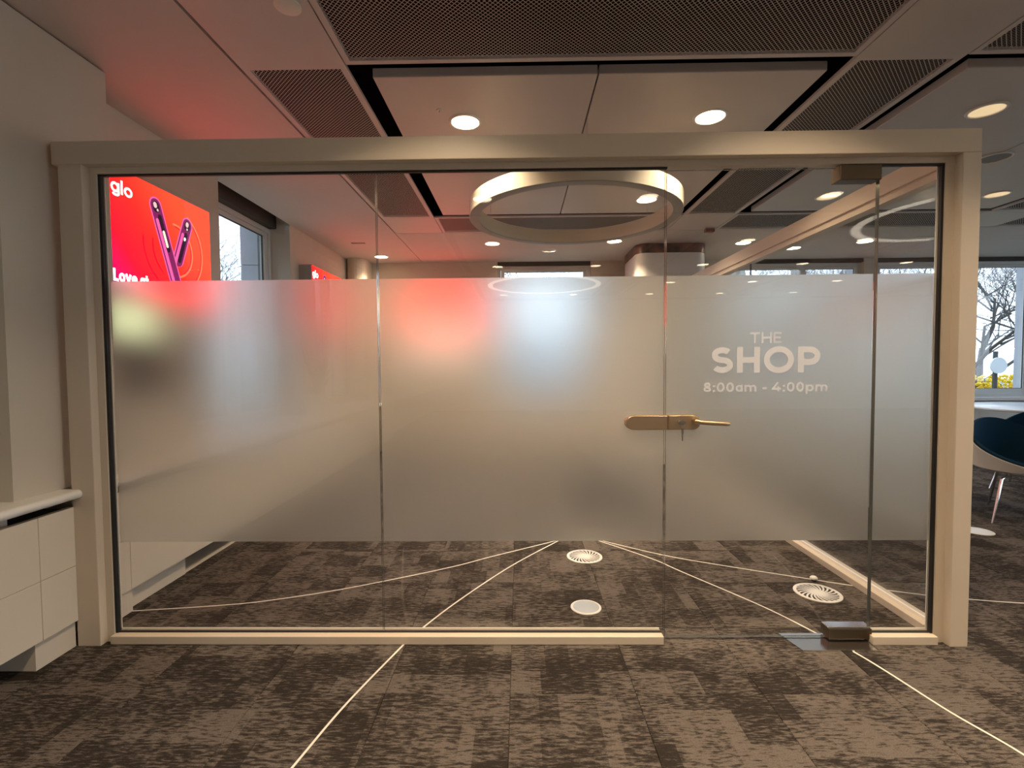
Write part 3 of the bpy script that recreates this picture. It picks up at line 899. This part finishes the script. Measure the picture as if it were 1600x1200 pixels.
# ------------------------------------------------------------------ backlit signs
PZ = lambda X: (lambda u, v, d: (X + d, u, v))
def backlit_sign(y0, y1, z0, z1, label):
    X = -2.33
    wallx = -2.39 if y0 < 4 else XL
    root = thing('lightbox_sign', (wallx, (y0 + y1) / 2, z0), label, 'sign')
    obj('sign_case', bx(wallx + 0.001, X - 0.004, y0, y1, z0, z1, bev=0.002), steelgrey_m, root)
    face = obj('lit_face', bx(X - 0.004, X, y0 + 0.006, y1 - 0.006, z0 + 0.006, z1 - 0.006), print_m, root)
    dy = y0 - 2.815
    f = PZ(X)
    def layer(nm, bm, m): return obj(nm, bm, m, face)
    bm = lettering(B(), 'glo', 2.826 + dy, 0.160, 2.325, 0.078, 0.17, f, 0.0006, 0.0012, 0.10)
    layer('brand_lettering', bm, pw_m)
    bm = lettering(B(), 'Love at', 2.823 + dy, 0.27, 1.812, 0.072, 0.21, f, 0.0006, 0.0012, 0.10)
    layer('slogan_lettering', bm, pw_m)
    # swirl rings behind the two devices
    cy_, cz_ = 3.345 + dy, 2.08
    for R_, dz_, a0, a1, w_, m_ in ((.285, .03, 62, -62, .012, parc_m), (.175, .02, 95, -95, .013, parc_m), (.285, .03, 175, 238, .010, parcd_m),
                                   (.205, .02, 170, 235, .010, parcd_m), (.163, .02, 88, -60, .007, parcd_m), (.272, .03, 60, -50, .006, parcd_m)):
        layer('swirl', ribbon(B(), ell(cy_, cz_ + dz_, R_, R_, a0, a1, 28), w_, f, 0.0003, 0.0006), m_)
    def device(yt, zt, yb_, zb_, w, d):
        a = Vector((yt + dy, zt)); b_ = Vector((yb_ + dy, zb_)); u = (b_ - a).normalized(); n = Vector((-u.y, u.x)); ln = (b_ - a).length
        def pt(s_, t_): q = a + u * s_ + n * t_; return (q.x, q.y)
        def cap_(s0, s1, hw, off=0.0, k=10):
            p = [pt(s0 + hw - hw * math.sin(PI * i / k), off - hw * math.cos(PI * i / k)) for i in range(k + 1)]
            p += [pt(s1 - hw + hw * math.sin(PI * i / k), off + hw * math.cos(PI * i / k)) for i in range(k + 1)]
            return p
        layer('device_glow', prism(B(), cap_(-.010, ln, w / 2 + .010), f, d, d + .0002), pcream_m if False else ppink_m)
        layer('device_body', prism(B(), cap_(0, ln, w / 2), f, d + .0002, d + .0005), pplum_m)
        layer('device_highlight', prism(B(), cap_(.12, ln, w * .15, -w * .22), f, d + .0005, d + .0008), ppink_m)
        layer('device_tip', prism(B(), cap_(.016, .088, w * .32), f, d + .0005, d + .0008), pdark_m)
        layer('device_tip_glint', prism(B(), cap_(.022, .060, w * .17, -w * .04), f, d + .0008, d + .0010), ptip_m)
        layer('device_tip_glint', prism(B(), cap_(.064, .082, w * .09, w * .08), f, d + .0008, d + .0010), ptip_m)
        layer('device_display', prism(B(), cap_(.10, .34, w * .20, w * .12), f, d + .0005, d + .0008), pdark_m)
        return pt, cap_, w
    pt, cap_, w = device(3.492, 2.345, 3.355, 2.00, 0.085, 0.0008)
    layer('button', prism(B(), cap_(.14, .165, w * .10, w * .10), f, 0.0018, 0.0021), pw_m)
    pt, cap_, w = device(3.158, 2.390, 3.36, 1.83, 0.090, 0.0022)
    layer('button', prism(B(), cap_(.20, .31, w * .11, w * .10), f, 0.0032, 0.0035), plime_m)
    return root
steelgrey_m = mat('grey_sign_case', (0.30, 0.28, 0.26), 0.5)
backlit_sign(2.815, 3.735, 1.74, 2.478, 'large red lightbox sign with two slim devices on the pier left of the window')
backlit_sign(5.57, 6.49, 1.74, 2.455, 'far red lightbox sign past the left window, mostly hidden by the frosted band')
lp = thing('display_panel', (-2.39, 3.0, 1.50), 'small lime backlit panel under the large red sign, blurred by the frosted band', 'display')
obj('panel_case', bx(-2.389, -2.352, 2.82, 3.16, 1.49, 1.715, bev=0.002), steelgrey_m, lp)
obj('lit_face', bx(-2.352, -2.349, 2.826, 3.154, 1.496, 1.709), plime_m, lp)
ds_ = thing('wall_screen', (-2.39, 3.05, 1.15), 'dark screen on the pier under the lime panel, blurred by the frosted band', 'screen')
obj('screen_case', bx(-2.389, -2.345, 2.82, 3.30, 1.15, 1.45, bev=0.003), gask_m, ds_)
obj('screen_glass', bx(-2.345, -2.343, 2.835, 3.285, 1.165, 1.435), void_m, ds_)
r3 = thing('lightbox_sign', (-1.1, YB, 1.35), 'red and cream lightbox on the far wall glowing through the frosted band', 'sign')
obj('sign_case', bx(-1.66, -0.62, YB - 0.07, YB - 0.002, 1.45, 2.50, bev=0.002), steelgrey_m, r3)
obj('lit_face', bx(-1.655, -0.625, YB - 0.074, YB - 0.07, 1.85, 2.495), predplain_m, r3)
obj('lit_face', bx(-1.655, -0.625, YB - 0.074, YB - 0.07, 1.455, 1.848), pcream_m, r3)

# ------------------------------------------------------------------ ring pendants
def ring_pendant(cx, cy, zb, Ro, label, lens=None):
    r = thing('ring_pendant', (cx, cy, zb), label, 'lamp')
    w, h = 0.075, 0.115
    obj('ring_body', lathe(B(), [(Ro, zb + .004), (Ro, zb + h), (Ro - w, zb + h), (Ro - w, zb + .004)], cx, cy, 96, close=True), ring_m, r, smooth=True)
    obj('ring_diffuser', lathe(B(), [(Ro - .003, zb), (Ro - .003, zb + .0035), (Ro - w + .003, zb + .0035), (Ro - w + .003, zb)], cx, cy, 96, close=True), lens or ringlens_m, r, smooth=True)
    for a in (150, 30, 270):
        x = cx + (Ro - w / 2) * math.cos(math.radians(a)); y = cy + (Ro - w / 2) * math.sin(math.radians(a))
        obj('suspension_wire', tube(B(), [(x, y, zb + h), (x, y, ZC + 0.001)], 0.0016, 6), wire_m, r)
ring_pendant(0.43, 3.87, 2.43, 0.805, 'cream ring pendant lamp hanging behind the glass')
ring_pendant(3.54, 0.71, 2.43, 0.805, 'cream ring pendant reflected in the glass beside the right post', ringlit_m)
ring_pendant(0.36, -2.46, 2.43, 0.805, 'cream ring pendant far behind the viewer, seen as a small reflection', ringlit_m)

# ------------------------------------------------------------------ downlights
def downlight(x, y, z, label, m=lamp_m, R=0.103, group=None, share=1.0):
    r = thing('downlight', (x, y, z - 0.008), label, 'light', group)
    obj('rim', lathe(B(), [(R, z), (R, z - .004), (R - .006, z - .009), (R - .016, z - .008), (R - .018, z - .003)], x, y, 32), rim_m, r, smooth=True)
    obj('diffuser', lathe(B(), [(0, z - .0025), (R - .0165, z - .0025)], x, y, 32), m, r)
    p = BEAM * share if m is lamp_m else 0.35 if m is dim_m else 0
    if p:
        ld = bpy.data.lights.new('downlight_beam', 'AREA')
        ld.shape = 'DISK'; ld.size = 2 * (R - .018); ld.energy = p; ld.color = (1.0, 0.76, 0.50)
        ld.spread = math.radians(112)
        lo = bpy.data.objects.new('downlight_beam', ld); C.objects.link(lo)
        lo.parent = r; lo.location = (0, 0, 0.004)
    return r
proto = None
def dl(x, y, label, group=None):
    global proto
    if x > 4:                               # the far right lamps are turned down
        return downlight(x, y, ZC, label, lamp_m, group=group, share=0.25)
    if proto is None:
        proto = downlight(0, 0, ZC, 'x')
        proto.location = (0, 0, ZC - 0.008)
        o = proto
    else:
        o = proto.copy(); C.objects.link(o)
        for ch in proto.children:
            c = ch.copy(); C.objects.link(c); c.parent = o
    o.location = (x, y, ZC - 0.008)
    if 'group' in o: del o['group']
    tag(o, label, 'light', group)
LX = [-0.33, 1.20, 2.87, 4.41, 6.0, 7.55, 9.1, 10.6]
dl(-0.33, 3.17, 'lit round downlight on the raft just left of centre above the header rail')
dl(1.20, 3.15, 'lit round downlight on the raft right of centre above the header rail')
dl(-0.33, 4.67, 'lit downlight on the raft at the left edge of the ring pendant')
dl(1.20, 4.69, 'lit downlight seen through the right side of the ring pendant')
dl(-0.33, 6.30, 'lit downlight in the soffit under the left side of the ring pendant')
dl(1.20, 6.24, 'lit downlight in the soffit under the right side of the ring pendant')
dl(0.41, 6.70, 'lit downlight in the access panel of the far soffit')
dl(-1.93, 6.98, 'lit downlight in the soffit by the far left corner')
downlight(2.87, 4.68, ZC, 'dim amber downlight on the right raft just inside the side screen rail', dim_m)
dl(2.87, 6.40, 'lit downlight in the soffit right of the round-cornered column')
dl(3.68, 6.72, 'lit downlight in the soffit beyond the side screen, right of the column')
dl(4.41, 6.40, 'lit downlight in the soffit seen through the sidelight glass')
for x in ():
    dl(x, 6.35, 'lit downlight in the far right soffit outside the picture', 'downlights out of sight on the right')
    dl(x, 4.68, 'lit downlight in the far right soffit outside the picture', 'downlights out of sight on the right')
for k in (1, 2, 3):
    for x in LX[:5]:
        for y in (3.17, 4.68):
            if (x, y, k) == (9, 9, 9): continue
            dl(x, y - PY * k, 'lit downlight in the ceiling behind the viewer', 'downlights behind the viewer')
d = downlight(2.87, 3.12, ZC, 'dim amber round downlight above the right end of the header rail', dim_m)
d = downlight(4.41, 4.67, ZC, 'dim round downlight on the right raft level with the glass top, right of the post', dim_m)
d = downlight(3.60, 3.84, ZC, 'unlit grey round ceiling speaker right of the header rail end', off_m, 0.112)

# ------------------------------------------------------------------ small ceiling fittings
def disc(name, x, y, R, h, m, label, cat):
    bm = lathe(B(), [(0, ZC - h), (R * .8, ZC - h), (R, ZC - h * .6), (R, ZC)], x, y, 28)
    return tag(obj(name, bm, m, smooth=True), label, cat)
disc('smoke_detector', -0.975, 2.145, 0.055, 0.012, rim_m, 'flat round pale detector on the plain ceiling panel at the top left', 'detector')
def sprinkler(x, y, label):
    r = thing('sprinkler_head', (x, y, ZC - 0.03), label, 'sprinkler')
    obj('collar', lathe(B(), [(0, ZC - .004), (.018, ZC - .004), (.022, ZC)], x, y, 20), rim_m, r)
    obj('deflector', lathe(B(), [(0, ZC - .018), (.009, ZC - .018), (.009, ZC - .015), (.004, ZC - .012), (.004, ZC - .004)], x, y, 14), wire_m, r)
sprinkler(-0.468, 3.024, 'small sprinkler head beside the left raft downlight')
sprinkler(-0.12, 3.37, 'small sprinkler head just above the header rail, left of centre')
t_ = thing('ceiling_sensor', (2.18, 5.72, ZC - 0.05), 'small red-brown sensor box under the ceiling right of the column', 'sensor')
obj('sensor_body', bx(2.13, 2.23, 5.69, 5.75, ZC - 0.045, ZC - 0.004, bev=0.004), red_trim_m, t_)
obj('sensor_base', bx(2.12, 2.24, 5.68, 5.76, ZC - 0.004, ZC), rim_m, t_)
tag(obj('ceiling_slot_vent', bx(-2.09, -1.92, 6.19, 6.235, ZC - .006, ZC), off_m), 'small dark slot fitting in the red-lit soffit at the far left', 'vent')
ap = obj('access_panel', bx(0.10, 0.74, 6.22, 6.98, ZC - .004, ZC), ceil_m, ceiling)
ap = obj('access_panel', bx(4.9, 5.6, 6.2, 6.9, ZC - .004, ZC), ceil_m, ceiling)

# ------------------------------------------------------------------ floor fittings
def grille(x, y, R, label):
    r = thing('floor_grille', (x, y, 0), label, 'grille')
    obj('rim', lathe(B(), [(R, 0), (R, .004), (R - .004, .006), (R - .016, .006), (R - .018, .002)], x, y, 40), trim_m, r, smooth=True)
    obj('well', lathe(B(), [(0, .0012), (R - .017, .0012)], x, y, 32), gask_m, r)
    obj('hub', lathe(B(), [(0, .005), (.026, .005), (.028, .0015)], x, y, 24), trim_m, r)
    for k in range(22):
        a = 2 * PI * k / 22
        pts = []
        for q in (0, .25, .5, .75, 1):
            rr = .025 + (R - .042) * q; aa = a + .55 * q
            pts.append((x + rr * math.cos(aa), y + rr * math.sin(aa)))
        bm = ribbon(B(), pts, 0.0092, UP, 0.0032, 0.0046)
        obj('vane', bm, trim_m, r)
grille(0.435, 3.31, 0.120, 'round white floor grille on the carpet at the middle, near the film edge')
grille(1.685, 2.775, 0.122, 'round white floor grille on the carpet beside the side screen')
fb = thing('floor_box', (0.35, 2.61, 0), 'round grey-blue floor box lid on the carpet behind the glass', 'floor box')
bluegrey_m = bumpy(mat('blue_grey_lid', (0.42, 0.46, 0.50), 0.35), 60, 0.1, 0.3)
obj('rim', lathe(B(), [(.082, 0), (.082, .003), (.078, .005), (.070, .005), (.069, .003)], .35, 2.61, 36), trim_m, fb, smooth=True)
obj('lid', lathe(B(), [(0, .004), (.0685, .004)], .35, 2.61, 36), bluegrey_m, fb)
fb = thing('floor_box', (3.52, 3.80, 0), 'round white floor box half hidden by the right post near the chair leg', 'floor box')
obj('rim', lathe(B(), [(.10, 0), (.10, .003), (.096, .005), (.086, .005), (.085, .003)], 3.52, 3.80, 36), trim_m, fb, smooth=True)
obj('lid', lathe(B(), [(0, .004), (.0845, .004)], 3.52, 3.80, 36), table_m, fb)
ds = thing('door_stop', (1.755, 2.93, 0), 'small white knob door stop on the carpet above the right grille', 'door stop')
obj('stop_post', lathe(B(), [(.012, 0), (.012, .012)], 1.755, 2.93, 16), gask_m, ds)
obj('stop_cap', lathe(B(), [(0, .030), (.014, .029), (.021, .022), (.021, .014), (.012, .012)], 1.755, 2.93, 20), trim_m, ds, smooth=True)

# four curved lines inlaid in the carpet
def spline(pts, n=10):
    out = []
    P = [Vector(p) for p in pts]
    P = [P[0] * 2 - P[1]] + P + [P[-1] * 2 - P[-2]]
    for i in range(1, len(P) - 2):
        for k in range(n):
            t = k / n
            out.append(0.5 * ((2 * P[i]) + (P[i + 1] - P[i - 1]) * t + (2 * P[i - 1] - 5 * P[i] + 4 * P[i + 1] - P[i + 2]) * t * t + (3 * P[i] - P[i - 1] - 3 * P[i + 1] + P[i + 2]) * t ** 3))
    out.append(P[-2])
    return out
def inlay(pts, label):
    bm = ribbon(B(), spline([Vector((*p, 0)).to_2d() for p in pts], 8), 0.0085, UP, -0.003, 0.0012)
    tag(obj('floor_line', bm, tape_m), label, 'line', 'white lines inlaid in the carpet')
inlay([(.34, 3.68), (.27, 3.60), (-.06, 3.16), (-.35, 2.68), (-.52, 2.34), (-.56, 2.23), (-.68, 1.85), (-.75, 1.55), (-.84, 1.15)], 'thin white floor line curving from the centre under the left of the base rail towards the viewer')
inlay([(.36, 3.70), (.30, 3.64), (-.19, 3.32), (-.47, 3.13), (-1.0, 2.85), (-1.38, 2.70), (-1.64, 2.635), (-2.10, 2.57)], 'thin white floor line curving from the centre to the left radiator casing')
inlay([(.50, 3.70), (.57, 3.64), (.97, 3.34), (1.31, 3.16), (1.70, 2.98), (1.93, 2.875), (2.27, 2.75), (2.47, 2.70), (2.72, 2.655), (3.2, 2.60), (4.2, 2.54), (5.6, 2.52)], 'thin white floor line curving right from the centre under the side screen')
inlay([(.52, 3.68), (.60, 3.59), (.73, 3.45), (.90, 3.25), (1.01, 3.07), (1.30, 2.62), (1.44, 2.33), (1.50, 2.21), (1.545, 2.06), (1.60, 1.82), (1.67, 1.61), (1.72, 1.3)], 'thin white floor line curving from the centre under the door hinge to the lower right')

# ------------------------------------------------------------------ chairs and table on the right
def tub_chair(cx, cy, face, label, legs=(45, 135, 225, 315)):
    r = thing('tub_chair', (cx, cy, 0), label, 'chair', None)
    nth = 40
    def rim_h(t):                       # height of the rim by angle from the front
        c = math.cos(t)
        return 0.625 - 0.155 * c + 0.03 * math.cos(2 * t)
    def shell(bm, o0, lo, hi, rows):
        vs = []
        for j in range(rows + 1):
            q = lo + (hi - lo) * j / rows
            row = []
            for k in range(nth):
                t = 2 * PI * k / nth
                H = rim_h(t) if abs(math.cos(t)) < 2 else 0
                front = max(0.0, math.cos(t)) ** 3
                zt = H * (1 - front) + 0.455 * front
                z0 = 0.405
                rad = 0.10 + 0.20 * min(1, q / .35) ** .6 if q < .35 else 0.30 + 0.035 * ((q - .35) / .65)
                z = z0 + (0.03 * (q / .35) ** 2 if q < .35 else 0.03 + (zt - z0 - .03) * ((q - .35) / .65))
                rad += o0
                x, y = rad * math.cos(t) * 1.0, rad * math.sin(t)
                ca, sa = math.cos(face), math.sin(face)
                row.append(bm.verts.new((cx + x * ca - y * sa, cy + x * sa + y * ca, z)))
            vs.append(row)
        for a, b_ in zip(vs, vs[1:]):
            for k in range(nth):
                bm.faces.new((a[k], a[(k + 1) % nth], b_[(k + 1) % nth], b_[k]))
        if lo == 0: bm.faces.new(vs[0][::-1])
        return bm
    for nm, off_, th_, m_ in (('seat_pad', -0.004, 0.024, teal_m), ('outer_shell', 0.0105, 0.010, whiteshell_m)):
        bm = shell(B(), off_, 0, 1, 14)
        bmesh.ops.recalc_face_normals(bm, faces=bm.faces[:])
        bmesh.ops.solidify(bm, geom=bm.faces[:], thickness=th_)
        if nm == 'outer_shell': bmesh.ops.translate(bm, verts=bm.verts[:], vec=(0, 0, -0.016))
        obj(nm, bm, m_, r, smooth=True)
    for a in legs:
        t = math.radians(a)
        obj('leg', tube(B(), [(cx + .20 * math.cos(t), cy + .20 * math.sin(t), .375), (cx + .275 * math.cos(t), cy + .275 * math.sin(t), .35), (cx + .38 * math.cos(t), cy + .38 * math.sin(t), 0.0)], [.011, .011, .009], 10), chrome_m, r, smooth=True)
    return r
tub_chair(4.17, 4.12, math.radians(-92), 'nearest teal tub chair with white outer shell on the carpet right of the partition', (200, 290, 10, 78))
tub_chair(4.05, 4.90, math.radians(35), 'teal tub chair with white shell turned away, mostly hidden by the right partition post', (80, 170, 260, 350))
tub_chair(5.20, 5.0, math.radians(-150), 'teal tub chair behind the nearest one, close to the white table', (75, 165, 255, 345))
tb = thing('meeting_table', (6.6, 6.15, 0), 'round white table under the far right window', 'table')
obj('table_top', lathe(B(), [(0, .705), (.84, .705), (.87, .715), (.87, .73), (.862, .735), (0, .735)], 6.6, 6.15, 56), table_m, tb, smooth=True)
obj('pedestal', lathe(B(), [(.05, .02), (.045, .705)], 6.6, 6.15, 24), chrome_m, tb, smooth=True)
obj('base', lathe(B(), [(.34, 0), (.34, .012), (.10, .025), (0, .028)], 6.6, 6.15, 40), chrome_m, tb, smooth=True)

pf_ = thing('pouffe', (0.78, 4.6, 0), 'dark round pouffe standing behind the frosted band, seen only as a blur', 'pouffe')
obj('cushion', lathe(B(), [(0, .40), (.24, .40), (.30, .37), (.31, .30), (.31, .10), (.29, .06), (0, .06)], .78, 4.6, 36), blind_m, pf_, smooth=True)
obj('base', lathe(B(), [(.22, 0), (.22, .06)], .78, 4.6, 28), gask_m, pf_)

# plant on the sill behind the viewer, seen as a faint reflection in the glass
pt_ = thing('potted_plant', (-2.22, -0.75, 0.745), 'leafy plant in a white pot on the sill behind the viewer', 'plant')
leaf_m = bumpy(mat('dark_green_leaf', (0.03, 0.07, 0.03), 0.5), 60, 0.1, 0.3)
obj('pot', lathe(B(), [(0, .746), (.10, .746), (.13, 1.0), (.12, 1.0), (.11, .98), (0, .98)], -2.22, -.75, 28), pot_m, pt_, smooth=True)
lf = B()
for i in range(46):
    a = random.uniform(0, 2 * PI); r_ = random.uniform(.03, .24); h = random.uniform(1.05, 1.6)
    base = Vector((-2.22, -.75, .98)); tip = Vector((-2.22 + r_ * math.cos(a) * .8, -.75 + r_ * math.sin(a), h))
    d = (tip - base); n_ = d.cross(Vector((0, 0, 1))).normalized() * random.uniform(.02, .04)
    m_ = base + d * .6
    v = [lf.verts.new(p) for p in (base, m_ + n_, tip, m_ - n_)]
    lf.faces.new(v)
tag(obj('foliage', lf, leaf_m, pt_), kind='stuff')

# ------------------------------------------------------------------ outside
obj('ground', bx(-40, 50, -30, 60, -0.9, -0.5), grass_m, kind='structure')
def grow(bm_t, bm_w, p, d, ln, r, depth, rnd):
    q = p + d * ln
    mid = p + d * ln * .5 + Vector((rnd.uniform(-1, 1), rnd.uniform(-1, 1), rnd.uniform(-.5, .5))) * ln * .07
    tube(bm_t if depth < 2 else bm_w, [p, mid, q], [r, r * .85, r * .66], 7 if depth < 2 else 4 if depth < 4 else 3, False)
    if depth >= 7: return
    for k in range(rnd.choice((3, 3, 4)) if depth < 5 else 3):
        ax = Vector((rnd.uniform(-1, 1), rnd.uniform(-1, 1), rnd.uniform(-.35, .8))).normalized()
        nd = (d * .75 + ax * .85).normalized()
        grow(bm_t, bm_w, p + (q - p) * rnd.uniform(.55, 1.0), nd, ln * rnd.uniform(.64, .86), r * .55, depth + 1, rnd)
def tree(x, y, seed, label, h=2.1):
    rnd = random.Random(seed)
    r = thing('bare_tree', (x, y, -0.5), label, 'tree', 'bare trees outside the windows')
    a, b_ = B(), B()
    grow(a, b_, Vector((x, y, -.5)), Vector((rnd.uniform(-.08, .08), rnd.uniform(-.08, .08), 1)).normalized(), h, .075, 0, rnd)
    obj('trunk', a, bark_m, r, smooth=True)
    tag(obj('twigs', b_, bark_m, r), kind='stuff')
    return r
TR = []
T0 = tree(10.4, 11.3, 1, 'bare twiggy tree outside the far right window')
T1 = tree(-7.2, 11.0, 2, 'bare twiggy tree outside the left window')
for (src, x, y, lab) in ((T0, 6.6, 12.6, 'bare twiggy tree outside, behind the table'), (T1, 4.2, 12.0, 'bare twiggy tree outside, right of the column'),
                         (T0, 0.4, 12.6, 'bare twiggy tree outside the middle far window'), (T1, 11.9, 12.9, 'bare twiggy tree outside at the far right'),
                         (T0, -5.4, 8.9, 'bare twiggy tree close outside the left window'), (T1, 8.3, 14.0, 'bare twiggy tree further back outside the right window')):
    dup(src, (x - src.location.x, y - src.location.y, 0), lab)
sh = B()
rnd = random.Random(5)
for i in range(1500):
    c = Vector((rnd.gauss(10.3, .6), rnd.gauss(10.7, .2), rnd.uniform(-.45, 1.0)))
    s = rnd.uniform(.012, .04)
    m4 = Matrix.Translation(c) @ Matrix.Rotation(rnd.uniform(0, 6.28), 4, Vector((rnd.uniform(-1, 1), rnd.uniform(-1, 1), rnd.uniform(-1, 1))).normalized())
    bmesh.ops.create_icosphere(sh, subdivisions=1, radius=s, matrix=m4)
fs = thing('flowering_shrub', (10.3, 10.7, -0.5), 'yellow flowering shrub outside the far right window', 'shrub')
tag(obj('blossom', sh, yellow_m, fs), kind='stuff')
st = B()
for i in range(14):
    a = rnd.uniform(-1.2, 1.2)
    tube(st, [(10.3 + a * .6, 10.7, -.5), (10.3 + a, 10.7 + rnd.uniform(-.2, .2), rnd.uniform(.3, .9))], .012, 5)
obj('stems', st, bark_m, fs)
sg = thing('round_signboard', (9.42, 9.9, -0.5), 'pale round signboard on a post outside the far right window', 'sign')
obj('post', tube(B(), [(9.42, 9.9, -.5), (9.42, 9.9, 1.5)], .04, 12), bark_m, sg, smooth=True)
bm = prism(B(), ell(9.42, 1.22, .16, .16, 0, 360, 32), FX, 9.82, 9.85)
obj('disc', bm, table_m, sg)
wm = mat('far_window', (0.10, 0.12, 0.15), 0.2)
build2_m = bumpy(mat('brown_grey_brick', (0.16, 0.13, 0.11), 0.9), 8, 0.2, 0.2)
cw = thing('office_block', (-9, -6, -0.5), 'unseen courtyard block added to screen the sky from the windows behind the viewer', 'building')  # added out of view to cut the bright sky reflected in the partition glass
obj('wall', bx(-12, -8.5, -22, 3.0, -0.5, 9.0), build2_m, cw)
for i in range(7):
    for z_ in (0.6, 3.4, 6.2):
        obj('window', bx(-8.5, -8.45, -21 + 3.3 * i, -19.2 + 3.3 * i, z_, z_ + 1.7), wm, cw)
fb_ = thing('office_block', (3, 26, -0.5), 'pale office block far behind the bare trees', 'building')
obj('wall', bx(-12, 16, 25, 32, -0.5, 3.2), build_m, fb_)
for i in range(14):
    obj('window', bx(-11.3 + 1.95 * i, -10.1 + 1.95 * i, 24.95, 25.0, 0.6, 2.2), wm, fb_)
obj('parapet', bx(-12.1, 16.1, 24.9, 32.1, 3.2, 3.4), stone_m, fb_)
